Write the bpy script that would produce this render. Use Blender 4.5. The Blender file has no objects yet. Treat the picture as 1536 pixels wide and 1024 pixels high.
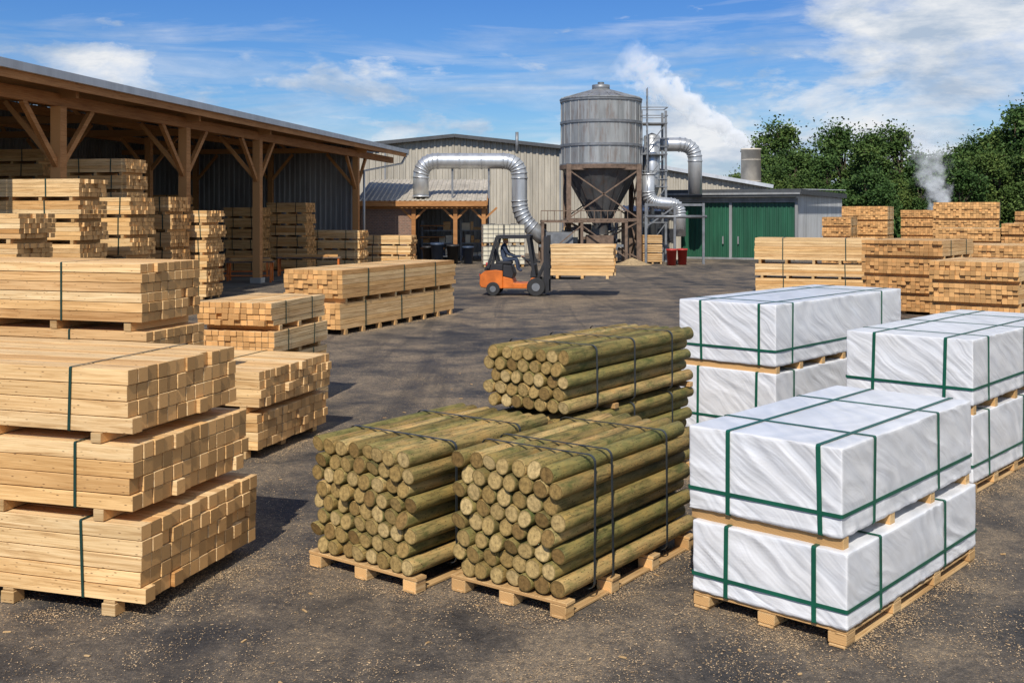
import bpy, math, random
from mathutils import Vector, Matrix, noise
R = random.Random(11)
V = Vector
scene = bpy.context.scene
COL = scene.collection

# ------------------------------------------------------------------ mesh builder
class MB:
    def __init__(s):
        s.v=[]; s.f=[]; s.m=[]; s.r=[]; s.s=[]; s.c={}
    def face(s, idx, m=0, r=None, sm=False):
        s.f.append(idx); s.m.append(m); s.r.append(R.random() if r is None else r); s.s.append(sm)
    def box(s,x0,x1,y0,y1,z0,z1,m=0,r=None,M=None):
        if r is None: r=R.random()
        b=len(s.v)
        for p in ((x0,y0,z0),(x1,y0,z0),(x1,y1,z0),(x0,y1,z0),(x0,y0,z1),(x1,y0,z1),(x1,y1,z1),(x0,y1,z1)):
            s.v.append(tuple(M@V(p)) if M else p)
        for q in ((0,3,2,1),(4,5,6,7),(0,1,5,4),(1,2,6,5),(2,3,7,6),(3,0,4,7)):
            s.face([b+i for i in q],m,r)
    def beam(s,p,q,w,h,m=0,r=None,up=(0,0,1)):
        p=V(p);q=V(q);d=(q-p);L=d.length
        if L<1e-6: return
        d.normalize(); up=V(up)
        if abs(d.dot(up))>.99: up=V((0,1,0))
        y=up.cross(d).normalized(); z=d.cross(y)
        M=Matrix(((d.x,y.x,z.x,p.x),(d.y,y.y,z.y,p.y),(d.z,y.z,z.z,p.z),(0,0,0,1)))
        s.box(0,L,-w/2,w/2,-h/2,h/2,m,r,M)
    def tube(s,path,rad,n=16,m=0,cap=True,capm=None,r=None,sm=True):
        path=[V(p) for p in path]
        if r is None: r=R.random()
        rings=[]
        up=None
        for i,p in enumerate(path):
            if i==0: d=path[1]-p
            elif i==len(path)-1: d=p-path[i-1]
            else: d=(path[i+1]-p).normalized()+(p-path[i-1]).normalized()
            d.normalize()
            if up is None:
                up=V((0,0,1)) if abs(d.z)<.9 else V((0,1,0))
            a=(up-d*up.dot(d)).normalized(); up=a; bb=d.cross(a)
            rr=rad[i] if isinstance(rad,(list,tuple)) else rad
            base=len(s.v)
            for k in range(n):
                t=2*math.pi*k/n
                s.v.append(tuple(p+a*(math.cos(t)*rr)+bb*(math.sin(t)*rr)))
            rings.append(base)
        for i in range(len(rings)-1):
            A,B=rings[i],rings[i+1]
            for k in range(n):
                k2=(k+1)%n
                s.face([A+k,A+k2,B+k2,B+k],m,r,sm)
        if cap:
            cm=m if capm is None else capm
            s.face([rings[0]+k for k in range(n)][::-1],cm,r)
            s.face([rings[-1]+k for k in range(n)],cm,r)
        return rings
    def lathe(s,prof,n=32,m=0,c=(0,0),sm=True,r=None):
        rings=[]
        for (rr,z) in prof:
            b=len(s.v)
            for k in range(n):
                t=2*math.pi*k/n
                s.v.append((c[0]+rr*math.cos(t),c[1]+rr*math.sin(t),z))
            rings.append(b)
        for i in range(len(rings)-1):
            for k in range(n):
                k2=(k+1)%n
                s.face([rings[i]+k,rings[i]+k2,rings[i+1]+k2,rings[i+1]+k],m,r if r is not None else .5,sm)
    def corr(s,A,B,E,N,pitch,dep,m=0):
        A=V(A);B=V(B);N=V(N); L=(B-A).length; d=(B-A)/L
        n=max(1,int(L/pitch)); p=L/n
        pts=[]
        for i in range(n):
            for fr,o in ((0,0),(.5,0),(.6,dep),(.9,dep)):
                pts.append(((i+fr)*p,o))
        pts.append((L,0))
        b=len(s.v)
        for t,o in pts:
            q=A+d*t+N*o
            e=E(t/L) if callable(E) else V(E)
            s.v.append(tuple(q)); s.v.append(tuple(q+e))
        for i in range(len(pts)-1):
            k=b+2*i
            s.face([k,k+2,k+3,k+1],m,(i//12*0.37)%1)
    def obj(s,name,mats,parent=None,bevel=0,cc=None):
        me=bpy.data.meshes.new(name)
        me.from_pydata(s.v,[],s.f)
        for mt in mats: me.materials.append(mt)
        me.polygons.foreach_set('material_index',s.m)
        me.polygons.foreach_set('use_smooth',s.s)
        a=me.attributes.new('rnd','FLOAT','FACE'); a.data.foreach_set('value',s.r)
        if cc is not None:
            a=me.attributes.new('cc','FLOAT_VECTOR','POINT'); a.data.foreach_set('vector',[x for t in cc for x in t])
        me.update()
        o=bpy.data.objects.new(name,me); COL.objects.link(o)
        if parent: o.parent=parent
        if bevel:
            md=o.modifiers.new('bev','BEVEL'); md.width=bevel; md.segments=1; md.limit_method='ANGLE'
        return o

def empty(name,loc=(0,0,0),rz=0):
    e=bpy.data.objects.new(name,None); e.empty_display_size=.3
    e.location=loc; e.rotation_euler=(0,0,rz); COL.objects.link(e); return e

# ------------------------------------------------------------------ materials
class NT:
    def __init__(s,name):
        s.mat=bpy.data.materials.new(name); s.mat.use_nodes=True
        s.t=s.mat.node_tree; s.b=s.t.nodes['Principled BSDF']; s.o=s.t.nodes['Material Output']
    def n(s,typ,**k):
        x=s.t.nodes.new(typ)
        for a,b in k.items(): setattr(x,a,b)
        return x
    def l(s,a,b): s.t.links.new(a,b)
    def math(s,op,a,b=None,c=None,clamp=False):
        x=s.n('ShaderNodeMath',operation=op); x.use_clamp=clamp
        for i,v in enumerate((a,b,c)):
            if v is None: continue
            if isinstance(v,(int,float)): x.inputs[i].default_value=v
            else: s.l(v,x.inputs[i])
        return x.outputs[0]
    def mix(s,f,a,b,bt='MIX'):
        x=s.n('ShaderNodeMix',data_type='RGBA',blend_type=bt)
        for i,v in ((0,f),(6,a),(7,b)):
            if isinstance(v,(int,float)): x.inputs[i].default_value=v
            elif isinstance(v,tuple): x.inputs[i].default_value=(*v,1) if len(v)==3 else v
            else: s.l(v,x.inputs[i])
        return x.outputs[2]
    def coord(s,kind='Object',scale=(1,1,1),add=None):
        t=s.n('ShaderNodeTexCoord'); m=s.n('ShaderNodeMapping')
        src=t.outputs[kind]
        if add is not None:
            a=s.n('ShaderNodeVectorMath',operation='ADD'); s.l(src,a.inputs[0]); s.l(add,a.inputs[1]); src=a.outputs[0]
        s.l(src,m.inputs[0]); m.inputs['Scale'].default_value=scale
        return m.outputs[0]
    def xyz(s,kind='Object'):
        t=s.n('ShaderNodeTexCoord'); sp=s.n('ShaderNodeSeparateXYZ'); s.l(t.outputs[kind],sp.inputs[0]); return sp.outputs
    def comb(s,a,b,c):
        x=s.n('ShaderNodeCombineXYZ')
        for i,v in enumerate((a,b,c)):
            if isinstance(v,(int,float)): x.inputs[i].default_value=v
            else: s.l(v,x.inputs[i])
        return x.outputs[0]
    def noise(s,vec,scale=1,detail=4,rough=.55,dist=0):
        x=s.n('ShaderNodeTexNoise'); x.inputs['Scale'].default_value=scale; x.inputs['Detail'].default_value=detail
        x.inputs['Roughness'].default_value=rough; x.inputs['Distortion'].default_value=dist
        s.l(vec,x.inputs['Vector']); return x.outputs['Fac']
    def ramp(s,f,*stops):
        x=s.n('ShaderNodeValToRGB'); cr=x.color_ramp
        while len(cr.elements)<len(stops): cr.elements.new(.5)
        for e,(p,c) in zip(cr.elements,stops):
            e.position=p; e.color=(*c,1) if isinstance(c,tuple) else (c,c,c,1)
        s.l(f,x.inputs[0]); return x.outputs[0]
    def attr(s,name='rnd',out='Fac'):
        x=s.n('ShaderNodeAttribute'); x.attribute_name=name; return x.outputs[out]
    def bump(s,h,st=.3,dist=.01):
        x=s.n('ShaderNodeBump'); x.inputs['Strength'].default_value=st; x.inputs['Distance'].default_value=dist
        s.l(h,x.inputs['Height']); s.l(x.outputs[0],s.b.inputs['Normal'])
    def col(s,c):
        if isinstance(c,tuple): s.b.inputs['Base Color'].default_value=(*c,1)
        else: s.l(c,s.b.inputs['Base Color'])
    def set(s,rough=.6,metal=0,spec=.5):
        s.b.inputs['Roughness'].default_value=rough; s.b.inputs['Metallic'].default_value=metal
        s.b.inputs['Specular IOR Level'].default_value=spec

def m_lumber(name,dark,light,endc,pale=(.84,.67,.41)):
    t=NT(name); r=t.attr()
    off=t.comb(t.math('MULTIPLY',r,37.),t.math('MULTIPLY',r,11.),t.math('MULTIPLY',r,23.))
    g=t.noise(t.coord('Object',(.9,22,22),off),1,6,.66,1.4)
    g2=t.noise(t.coord('Object',(.7,3,3),off),1,3,.5)
    g4=t.noise(t.coord('Object',(2.5,90,90),off),1,3,.6)
    r2=t.math('FRACT',t.math('MULTIPLY',r,17.31)); r3=t.math('FRACT',t.math('MULTIPLY',r,91.7))
    base=t.ramp(r3,(0,dark),(.35,tuple((a*.4+b*.6) for a,b in zip(dark,light))),(1,light))
    base=t.mix(t.math('MULTIPLY',r2,.75),base,pale)
    base=t.mix(1.,base,t.ramp(g,(.28,(.50,.38,.27)),(.46,(.90,.85,.78)),(.56,(1,1,1)),(.8,(1.12,1.12,1.12))),'MULTIPLY')
    base=t.mix(.6,base,t.ramp(g4,(.3,(.72,.66,.58)),(.55,(1.05,1.05,1.05))),'MULTIPLY')
    base=t.mix(.8,base,t.ramp(g2,(.3,(.76,.71,.63)),(.7,(1.1,1.08,1.04))),'MULTIPLY')
    vo=t.n('ShaderNodeTexVoronoi'); t.l(t.coord('Object',(2.0,7,7),off),vo.inputs['Vector'])
    kn=t.ramp(vo.outputs['Distance'],(.07,1.),(.17,0.))
    base=t.mix(t.math('MULTIPLY',kn,.85),base,(.14,.06,.024))
    sx=t.xyz('Normal')
    isend=t.math('GREATER_THAN',t.math('ABSOLUTE',sx[0]),.8)
    ve=t.coord('Object',(.01,9,9),off)
    w=t.n('ShaderNodeTexWave',wave_type='RINGS',rings_direction='X'); t.l(ve,w.inputs['Vector']); w.inputs['Scale'].default_value=3.5; w.inputs['Distortion'].default_value=2
    e=t.mix(.45,t.mix(r2,endc,tuple(min(1,c*1.9) for c in endc)),t.ramp(w.outputs['Fac'],(0,.45),(1,1.1)),'MULTIPLY')
    base=t.mix(isend,base,e)
    t.col(base); t.set(.68,0,.25); t.bump(t.math('ADD',g,t.math('MULTIPLY',g4,.5)),.5,.004)
    return t.mat
LUM=m_lumber('sawn_pine',(.54,.29,.105),(.80,.52,.235),(.45,.25,.095))
LUM2=m_lumber('sawn_pine_weathered',(.45,.24,.085),(.68,.42,.18),(.40,.215,.08),(.72,.53,.30))
PAL=m_lumber('pallet_wood',(.42,.26,.11),(.60,.41,.20),(.46,.27,.11),(.60,.45,.26))
BEAM=m_lumber('timber_frame',(.34,.155,.055),(.44,.22,.085),(.35,.18,.07),(.46,.24,.10))

def m_logside():
    t=NT('treated_log_bark'); r=t.attr()
    off=t.comb(t.math('MULTIPLY',r,31.),t.math('MULTIPLY',r,17.),t.math('MULTIPLY',r,29.))
    g=t.noise(t.coord('Object',(2.2,26,26),off),1,6,.72,.8)
    g2=t.noise(t.coord('Object',(3.5,8,8),off),1,5,.7)
    base=t.ramp(r,(0,(.12,.10,.034)),(.3,(.25,.175,.058)),(.6,(.19,.165,.052)),(.8,(.33,.23,.085)),(1,(.40,.29,.115)))
    base=t.mix(1.,base,t.ramp(g,(.28,.22),(.48,.9),(.8,1.45)),'MULTIPLY')
    base=t.mix(.95,base,t.ramp(g2,(.32,(.36,.52,.42)),(.5,(1,1,1)),(.7,(1.45,1.22,1.1))),'MULTIPLY')
    vo=t.n('ShaderNodeTexVoronoi'); t.l(t.coord('Object',(5,10,10),off),vo.inputs['Vector'])
    kn=t.ramp(vo.outputs['Distance'],(.12,1.),(.24,0.))
    base=t.mix(t.math('MULTIPLY',kn,.85),base,(.035,.02,.009))
    t.col(base); t.set(.68,0,.22); t.bump(t.math('ADD',g,g2),.8,.007); return t.mat
def m_logend():
    t=NT('treated_log_end'); r=t.attr(); c=t.attr('cc','Vector')
    ln=t.n('ShaderNodeVectorMath',operation='LENGTH'); t.l(c,ln.inputs[0])
    g=t.noise(t.coord('Object',(1,30,30)),1,5,.65)
    ring=t.math('SINE',t.math('ADD',t.math('MULTIPLY',ln.outputs['Value'],44.),t.math('MULTIPLY',g,9.)))
    base=t.ramp(r,(0,(.24,.145,.05)),(.4,(.37,.245,.085)),(.75,(.46,.32,.125)),(1,(.60,.44,.20)))
    base=t.mix(.45,base,t.ramp(ring,(0,.55),(1,1.1)),'MULTIPLY')
    base=t.mix(.9,base,t.ramp(g,(.32,.45),(.65,1.2)),'MULTIPLY')
    base=t.mix(t.ramp(ln.outputs['Value'],(.80,0.),(1,.8)),base,(.09,.065,.02))
    base=t.mix(t.ramp(ln.outputs['Value'],(.03,.7),(.1,0.)),base,(.08,.05,.02))
    t.col(base); t.set(.8,0,.2); t.bump(g,.5,.005); return t.mat
LOGS=m_logside(); LOGE=m_logend()

def m_plain(name,c,rough=.6,metal=0,var=.25,sc=3,spec=.5,bump=0,stretch=(1,1,1)):
    t=NT(name); g=t.noise(t.coord('Object',stretch),sc,6,.6)
    t.col(t.mix(1,c,t.ramp(g,(.3,1-var),(.7,1+var*.5)),'MULTIPLY')); t.set(rough,metal,spec)
    if bump: t.bump(g,bump,.01)
    return t.mat
STRAP=m_plain('dark_green_strap',(.014,.050,.038),.4,.1,.2)
LSTRAP=m_plain('steel_strap',(.045,.052,.055),.4,.3,.3)
GSTRAP=m_plain('green_strap',(.006,.095,.055),.4,0,.3)
BLACK=m_plain('black_steel',(.02,.02,.022),.5,0,.3)
RUBBER=m_plain('rubber',(.025,.025,.025),.85)
ORANGE=m_plain('orange_paint',(.60,.15,.02),.45,0,.35)
GREYST=m_plain('grey_steel',(.22,.23,.24),.5,.5,.35)
RUSTY=m_plain('rusty_steel',(.17,.115,.08),.75,.1,.5,4)
CONC=m_plain('concrete',(.36,.34,.30),.9,0,.25,2)
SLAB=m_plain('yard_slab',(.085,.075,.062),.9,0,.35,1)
CREAM=m_plain('cream_plastic',(.62,.57,.43),.6,0,.2)
DARKGREY=m_plain('dark_roof',(.06,.065,.07),.6,.0,.3)
BLUEBIN=m_plain('bin_plastic',(.03,.05,.09),.5)
REDP=m_plain('red_paint',(.4,.03,.02),.5)

def m_sheet(name,c,rough=.5,metal=.2,streak=.35,rust=0):
    t=NT(name)
    g=t.noise(t.coord('Object',(2.2,2.2,.25)),1,6,.65)
    g2=t.noise(t.coord('Object',(.35,.35,.35)),1,4,.6)
    r=t.attr()
    b=t.mix(1,c,t.ramp(g,(.3,1-streak),(.7,1.1)),'MULTIPLY')
    b=t.mix(.6,b,t.ramp(g2,(.3,.8),(.7,1.1)),'MULTIPLY')
    b=t.mix(.7,b,t.ramp(r,(0,.86),(1,1.08)),'MULTIPLY')
    if rust:
        g3=t.noise(t.coord('Object',(3,3,.5)),1.3,8,.7)
        b=t.mix(t.math('MULTIPLY',t.ramp(g3,(.50,0.),(.70,1.)),rust),b,(.16,.075,.035))
    t.col(b); t.set(rough,metal); return t.mat
BEIGE=m_sheet('beige_sheet_metal',(.46,.42,.34),.6,0)
GALV=m_sheet('galvanised_sheet',(.50,.52,.53),.45,.35,.3,.15)
EDGE=m_sheet('roof_edge_metal',(.50,.53,.56),.5,.1,.2)
GALVD=m_sheet('galvanised_dull',(.30,.31,.31),.6,.2,.35,.2)
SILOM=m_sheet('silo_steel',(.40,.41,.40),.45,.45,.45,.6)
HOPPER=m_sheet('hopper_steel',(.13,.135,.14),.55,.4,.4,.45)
DUCT=m_sheet('duct_steel',(.58,.60,.61),.35,.6,.3,.1)
GREEN=m_sheet('green_sheet',(.016,.10,.052),.5,0,.4)
ROOFM=m_sheet('roof_sheet',(.44,.45,.45),.5,.2,.3,.1)
TANROOF=m_sheet('tan_roof_sheet',(.50,.45,.36),.55,.05,.3,.15)
def m_brick():
    t=NT('brown_brick')
    b=t.n('ShaderNodeTexBrick'); x,y,z=t.xyz()
    t.l(t.comb(x,z,0.),b.inputs['Vector'])
    b.inputs['Color1'].default_value=(.24,.13,.085,1); b.inputs['Color2'].default_value=(.17,.10,.07,1); b.inputs['Mortar'].default_value=(.25,.21,.17,1)
    b.inputs['Scale'].default_value=2.5
    t.col(b.outputs[0]); t.set(.85); return t.mat
BRICK=m_brick()

def m_wrap():
    t=NT('white_wrap_film'); x,y,z=t.xyz()
    h=t.math('SUBTRACT',x,y)
    dg=t.math('ADD',t.math('MULTIPLY',h,.75),z); al=t.math('SUBTRACT',t.math('MULTIPLY',h,.8),t.math('MULTIPLY',z,.7))
    dep=t.math('ADD',x,y)
    warp=t.noise(t.coord('Object',(1.1,1.1,1.6)),1,2,.5)
    dgw=t.math('ADD',t.math('MULTIPLY',dg,8.),t.math('MULTIPLY',warp,3.5))
    a=t.noise(t.comb(dgw,t.math('MULTIPLY',al,.9),t.math('MULTIPLY',dep,.5)),1,1.5,.45,.15)
    b=t.noise(t.comb(t.math('MULTIPLY',dgw,2.7),t.math('MULTIPLY',al,1.6),dep),1,1,.4,.1)
    nz=t.math('ABSOLUTE',t.xyz('Normal')[2]); flat=t.math('SUBTRACT',1.,t.math('MULTIPLY',nz,.6))
    dirt=t.noise(t.coord('Object',(1.2,1.2,2.5)),1.5,5,.65)
    c=t.mix(1,t.ramp(a,(.3,(.62,.635,.655)),(.6,(.73,.735,.74))),t.ramp(dirt,(.3,(.88,.87,.85)),(.6,(1,1,1))),'MULTIPLY')
    t.col(c); t.set(.28,0,.5)
    hh=t.math('MULTIPLY',t.math('ADD',a,t.math('MULTIPLY',b,.3)),flat)
    t.bump(hh,.6,.030)
    return t.mat
WRAP=m_wrap()

# ------------------------------------------------------------------ stacks
def frame(a,long):
    a=math.radians(a); s,c=math.sin(a),math.cos(a)
    if long=='v': return math.atan2(c,s),1
    return math.atan2(s,-c),-1

def rounded_rect(y0,y1,z0,z1,r,k=4):
    pts=[]
    for (cy,cz,a0) in ((y1-r,z1-r,0),(y0+r,z1-r,90),(y0+r,z0+r,180),(y1-r,z0+r,270)):
        for i in range(k+1):
            a=math.radians(a0+90*i/k); pts.append((cy+r*math.cos(a),cz+r*math.sin(a)))
    return pts
def ring(mb,pts,pos,w,th,axis='x',m=0):
    n=len(pts); b=len(mb.v); cy=sum(p[0] for p in pts)/n; cz=sum(p[1] for p in pts)/n
    tl=R.uniform(-.012,.012)
    for (a,c) in pts:
        for o in (-w/2,w/2):
            for t in (0,th):
                L=math.hypot(a-cy,c-cz); aa=a+(a-cy)/L*t; ccz=c+(c-cz)/L*t
                po=pos+o+tl*(1 if c>cz else -1)
                if axis=='x': mb.v.append((po,aa,ccz))
                elif axis=='y': mb.v.append((aa,po,ccz))
                else: mb.v.append((aa,ccz,pos+o))
    for i in range(n):
        j=(i+1)%n; A=b+4*i; B=b+4*j
        mb.face([A+1,B+1,B+3,A+3],m,.5); mb.face([A,A+1,B+1,B],m,.5); mb.face([A+2,B+2,B+3,A+3],m,.5); mb.face([A,B,B+2,A+2],m,.5)

def lumber_stack(corner,a,long,Lx,Wy,layers,bw=.14,bh=.11,straps=(),bear=None,mat=None,near=False,jit=.012,name='lumber_stack',offs=None,ws=None,short=.07):
    rz,sg=frame(a,long)
    root=empty(name,(corner[0],corner[1],0),rz)
    if bear is None:
        n=max(2,int(Lx/.9)+1); bear=[.22+(Lx-.44)*i/(n-1) for i in range(n)]
    mb=MB(); pb=MB(); sb=MB()
    def fy(y): return y if sg>0 else -y
    zp=0.004
    W0=Wy
    for li,(z0,z1) in enumerate(layers):
        Wy=ws[li] if ws else W0
        ox=offs[li] if offs else R.uniform(-.05,.05); oy=R.uniform(-.015,.03)
        for x in bear:
            ya,yb=sorted((fy(.01),fy(Wy-.01)))
            if li==0:
                for yy in (.06,Wy/2,Wy-.06):
                    a1,b1=sorted((fy(yy-.06),fy(yy+.06))); pb.box(x-.06,x+.06,a1,b1,zp,z0-.026,0)
                pb.box(x-.05,x+.05,ya,yb,z0-.024,z0-.003,0)
            else:
                xx=x+R.uniform(-.05,.05)+ox
                pb.box(xx-.045,xx+.045,ya,yb,zp,z0-.002,0)
        ny=max(1,round(Wy/bw)); nz=max(1,round((z1-z0)/bh)); dy=Wy/ny; dz=(z1-z0)/nz
        for k in range(nz):
            lo=R.gauss(0,jit*.5)
            for j in range(ny):
                e=R.gauss(0,jit*.7)+lo
                if R.random()<short: e+=R.choice((-1,1))*R.uniform(.02,.05)
                e2=R.gauss(0,jit*1.5)
                g=.004+R.random()*.005
                yA=oy+j*dy+g/2; yB=oy+(j+1)*dy-g/2
                a1,b1=sorted((fy(yA),fy(yB)))
                za=z0+k*dz+.001; zb=z0+(k+1)*dz-.004-R.random()*.003
                mb.box(ox+e,ox+Lx+e2,a1,b1,za,zb,0)
        for x in straps:
            y0,y1=sorted((fy(oy),fy(Wy+oy)))
            ring(sb,rounded_rect(y0-.004,y1+.004,z0-.004,z1+.002,.012,2),x+ox+R.uniform(-.04,.04),.022 if near else .035,.004 if near else .01)
        zp=z1
    mb.obj('boards',[mat or LUM],root,bevel=.003 if near else 0)
    pb.obj('bearers',[PAL],root,bevel=.004 if near else 0)
    if straps: sb.obj('straps',[STRAP],root)
    return root

# --- foreground left
lumber_stack((-2.74,7.86),17,'u',4.2,1.62,[(.12,.70),(.79,1.28),(1.36,1.84)],bw=.125,bh=.115,straps=(.50,2.6),bear=[.28,1.2,2.1,3.0,3.9],near=True,jit=.009,offs=[0,.07,.13],ws=[1.64,1.6,1.5],short=.1)
lumber_stack((-3.99,11.5),17,'u',5,1.1,[(.12,.55),(.63,1.12),(1.2,1.72),(1.82,2.46)],bw=.12,bh=.105,straps=(1.0,3.2),near=True,offs=[-.1,-.1,-.05,0],jit=.01)
lumber_stack((-3.09,12.95),17,'u',4,1.85,[(.12,.56),(.64,1.08)],bw=.125,bh=.105,straps=(1.0,3),near=True,jit=.012)
lumber_stack((-3.45,15.5),15,'v',1.8,1.22,[(.12,.55),(.62,.90),(.97,1.28),(1.36,1.70)],bw=.10,bh=.085,straps=(.45,1.35),near=True,jit=.014)
# --- centre long packs
lumber_stack((-4.18,26.2),23,'v',6.3,1.7,[(.14,.78),(.9,1.6)],bw=.14,bh=.12,straps=(1.2,3.1,5.0),jit=.03)
# --- by the open shed
def LS(px,Y,z,Lu,Lw=1.2,a=12,mat=None,hb=.55,long='u',straps=True,**k):
    n=max(1,round(z/hb)); h=z/n; X=px*Y
    lay=[(h*i+.1,h*(i+1)) for i in range(n)]
    if long=='u': return lumber_stack((X,Y),a+R.uniform(-2,2),'u',Lu,Lw,lay,bw=.14,bh=.11,straps=(Lu*.25,Lu*.75) if straps else (),mat=mat or LUM2,jit=.03,**k)
    return lumber_stack((X,Y),a+R.uniform(-2,2),'v',Lw,Lu,lay,bw=.13,bh=.11,straps=(Lw*.25,Lw*.75),mat=mat or LUM2,jit=.03,**k)
LS(-.463,21,3.0,3.8,mat=LUM)
LS(-.405,27,3.88,4,mat=LUM)
LS(-.361,33,4.7,2.2,mat=LUM)
LS(-.357,30,3.45,1.5,mat=LUM)
LS(-.32,35.6,3.55,1.45)
LS(-.286,37,3.1,1.25,mat=LUM)
LS(-.44,38,5.3,3.5)
LS(-.36,46,4.6,3)
LS(-.31,52,3.9,3)
LS(-.235,54,3.3,2.0)
LS(-.193,55,3.55,2.2)
LS(-.143,56,2.1,3.2,mat=LUM)
LS(-.095,60,1.75,3.0,mat=LUM)
# --- right side yard
lumber_stack((12.9,38),20,'u',4.2,1.3,[(.12,.62),(.72,1.15),(1.3,2.1)],bw=.14,bh=.1,straps=(1.,3.2),mat=LUM)
LS(.404,31,2.2,2.4,2.9,a=40,long='v')
LS(.476,27,1.75,2.2,2.9,a=38,long='v',mat=LUM)
LS(.482,34.5,1.95,2.4,3,a=38,long='v',mat=LUM)
LS(.352,60,3.4,2.5,3,a=25,long='v',hb=.8,mat=LUM)
LS(.318,57,2.8,1.5,3,a=25,long='v')
LS(.396,64,3.2,1.9,3,a=25,long='v')
LS(.457,52,3.55,3.0,3,a=25,long='v',hb=.85,mat=LUM)
LS(.458,42,2.4,2.4,3,a=30,long='v',mat=LUM)
LS(.518,41,2.6,2.2,3,a=30,long='v')
LS(.515,50,3.1,2.0,3,a=30,long='v')
LS(.425,75,3.5,2.1,3,a=25,long='v',mat=LUM)

# --- log stacks
def log_stack(corner,a,L,n,levels,dia=.142,straps=(),W=None,base=.13,gap=.12):
    rz,_=frame(a,'v'); root=empty('treated_log_stack',(corner[0],corner[1],0),rz)
    mb=MB(); cc=[]; pb=MB(); sb=MB()
    W=n*dia+dia/2+.02
    z=0.004
    for nb,rows in enumerate(levels):
        zb=z+ (base if nb==0 else .055)
        nbr=max(3,int(L/.7)+1)
        for i in range(nbr):
            x=.05+(L-.1)*i/(nbr-1)
            if nb==0:
                for yy in (.07,W/2,W-.07): pb.box(x-.06,x+.06,yy-.07,yy+.07,z,zb-.035,0)
            if nb==0: pb.box(x-.06,x+.06,-.01,W+.01,zb-.033,zb-.006,0)
            elif i%2: pb.box(x-.04,x+.04,.01,W-.01,z-.005,zb-.006,0)
        if nb==0:
            for yy in (.07,W/2,W-.07): pb.box(-.02,L+.02,yy-.05,yy+.05,z+.001,z+.022,0)
        for k in range(rows):
            zc=zb+dia/2+k*dia*.862
            o=dia/2 if k%2 else 0
            for j in range(n):
                r0=dia/2*R.uniform(.90,1.02); y=o+dia/2+j*dia+R.gauss(0,.003)+.01; zz=zc+R.gauss(0,.003)
                s=R.gauss(0,.017); e=L+R.gauss(0,.025); N=18; rv=R.random()
                st=[0,.004,.12,.25,.37,.5,.62,.75,.88,1-.003,1]; rad=[.94,1,1,.995,1,.99,.995,.985,.99,.985,.92]
                b=len(mb.v); wob=[R.gauss(0,.04) for _ in range(4)]; ph=R.random()*6
                tz=R.gauss(0,.010); bow=R.gauss(0,.004)
                for q,t in enumerate(st):
                    x=s+(e-s)*t; by=bow*math.sin(t*3.1); bz=0.002*math.cos(t*3+ph)
                    lump=1+.022*noise.noise(V((t*9,rv*40,3)))
                    for i in range(N):
                        th=2*math.pi*i/N
                        rr=r0*rad[q]*lump*(1+wob[0]*math.cos(2*th+ph)+.5*wob[1]*math.cos(3*th+t*2)+.02*noise.noise(V((t*12,math.cos(th)*2+rv*50,math.sin(th)*2))))
                        xx=x+(tz*math.sin(th) if q<2 else 0)
                        mb.v.append((xx,y+by+rr*math.cos(th),zz+bz+rr*math.sin(th))); cc.append((math.cos(th),math.sin(th),0))
                for q in range(len(st)-1):
                    for i in range(N):
                        i2=(i+1)%N; mb.face([b+q*N+i,b+q*N+i2,b+(q+1)*N+i2,b+(q+1)*N+i],0,rv,True)
                for q,flip in ((0,True),(len(st)-1,False)):
                    ci=len(mb.v); x=s+(e-s)*st[q]; mb.v.append((x,y,zz)); cc.append((0,0,0))
                    er=R.random()
                    for i in range(N):
                        i2=(i+1)%N; f=[ci,b+q*N+i,b+q*N+i2]
                        mb.face(f[::-1] if flip else f,1,er)
        zt=zb+dia+(rows-1)*dia*.862
        for x in straps:
            pts=rounded_rect(.000,W+.004,zb-.02,zt+.007,.06,5)
            ring(sb,pts,x+R.uniform(-.02,.02),.026,.005)
        z=zt
    mb.obj('logs',[LOGS,LOGE],root,cc=cc); pb.obj('pallet',[PAL],root,bevel=.004); sb.obj('straps',[LSTRAP],root)
log_stack((.40,7.87),36,2.1,7,[8],straps=(.42,.66,1.56))
log_stack((-.75,8.40),36,1.95,8,[8],straps=(.50,1.40),dia=.139)
log_stack((.56,10.25),36,2.65,7,[7,5],straps=(.5,1.25,2.1),dia=.14)

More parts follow.
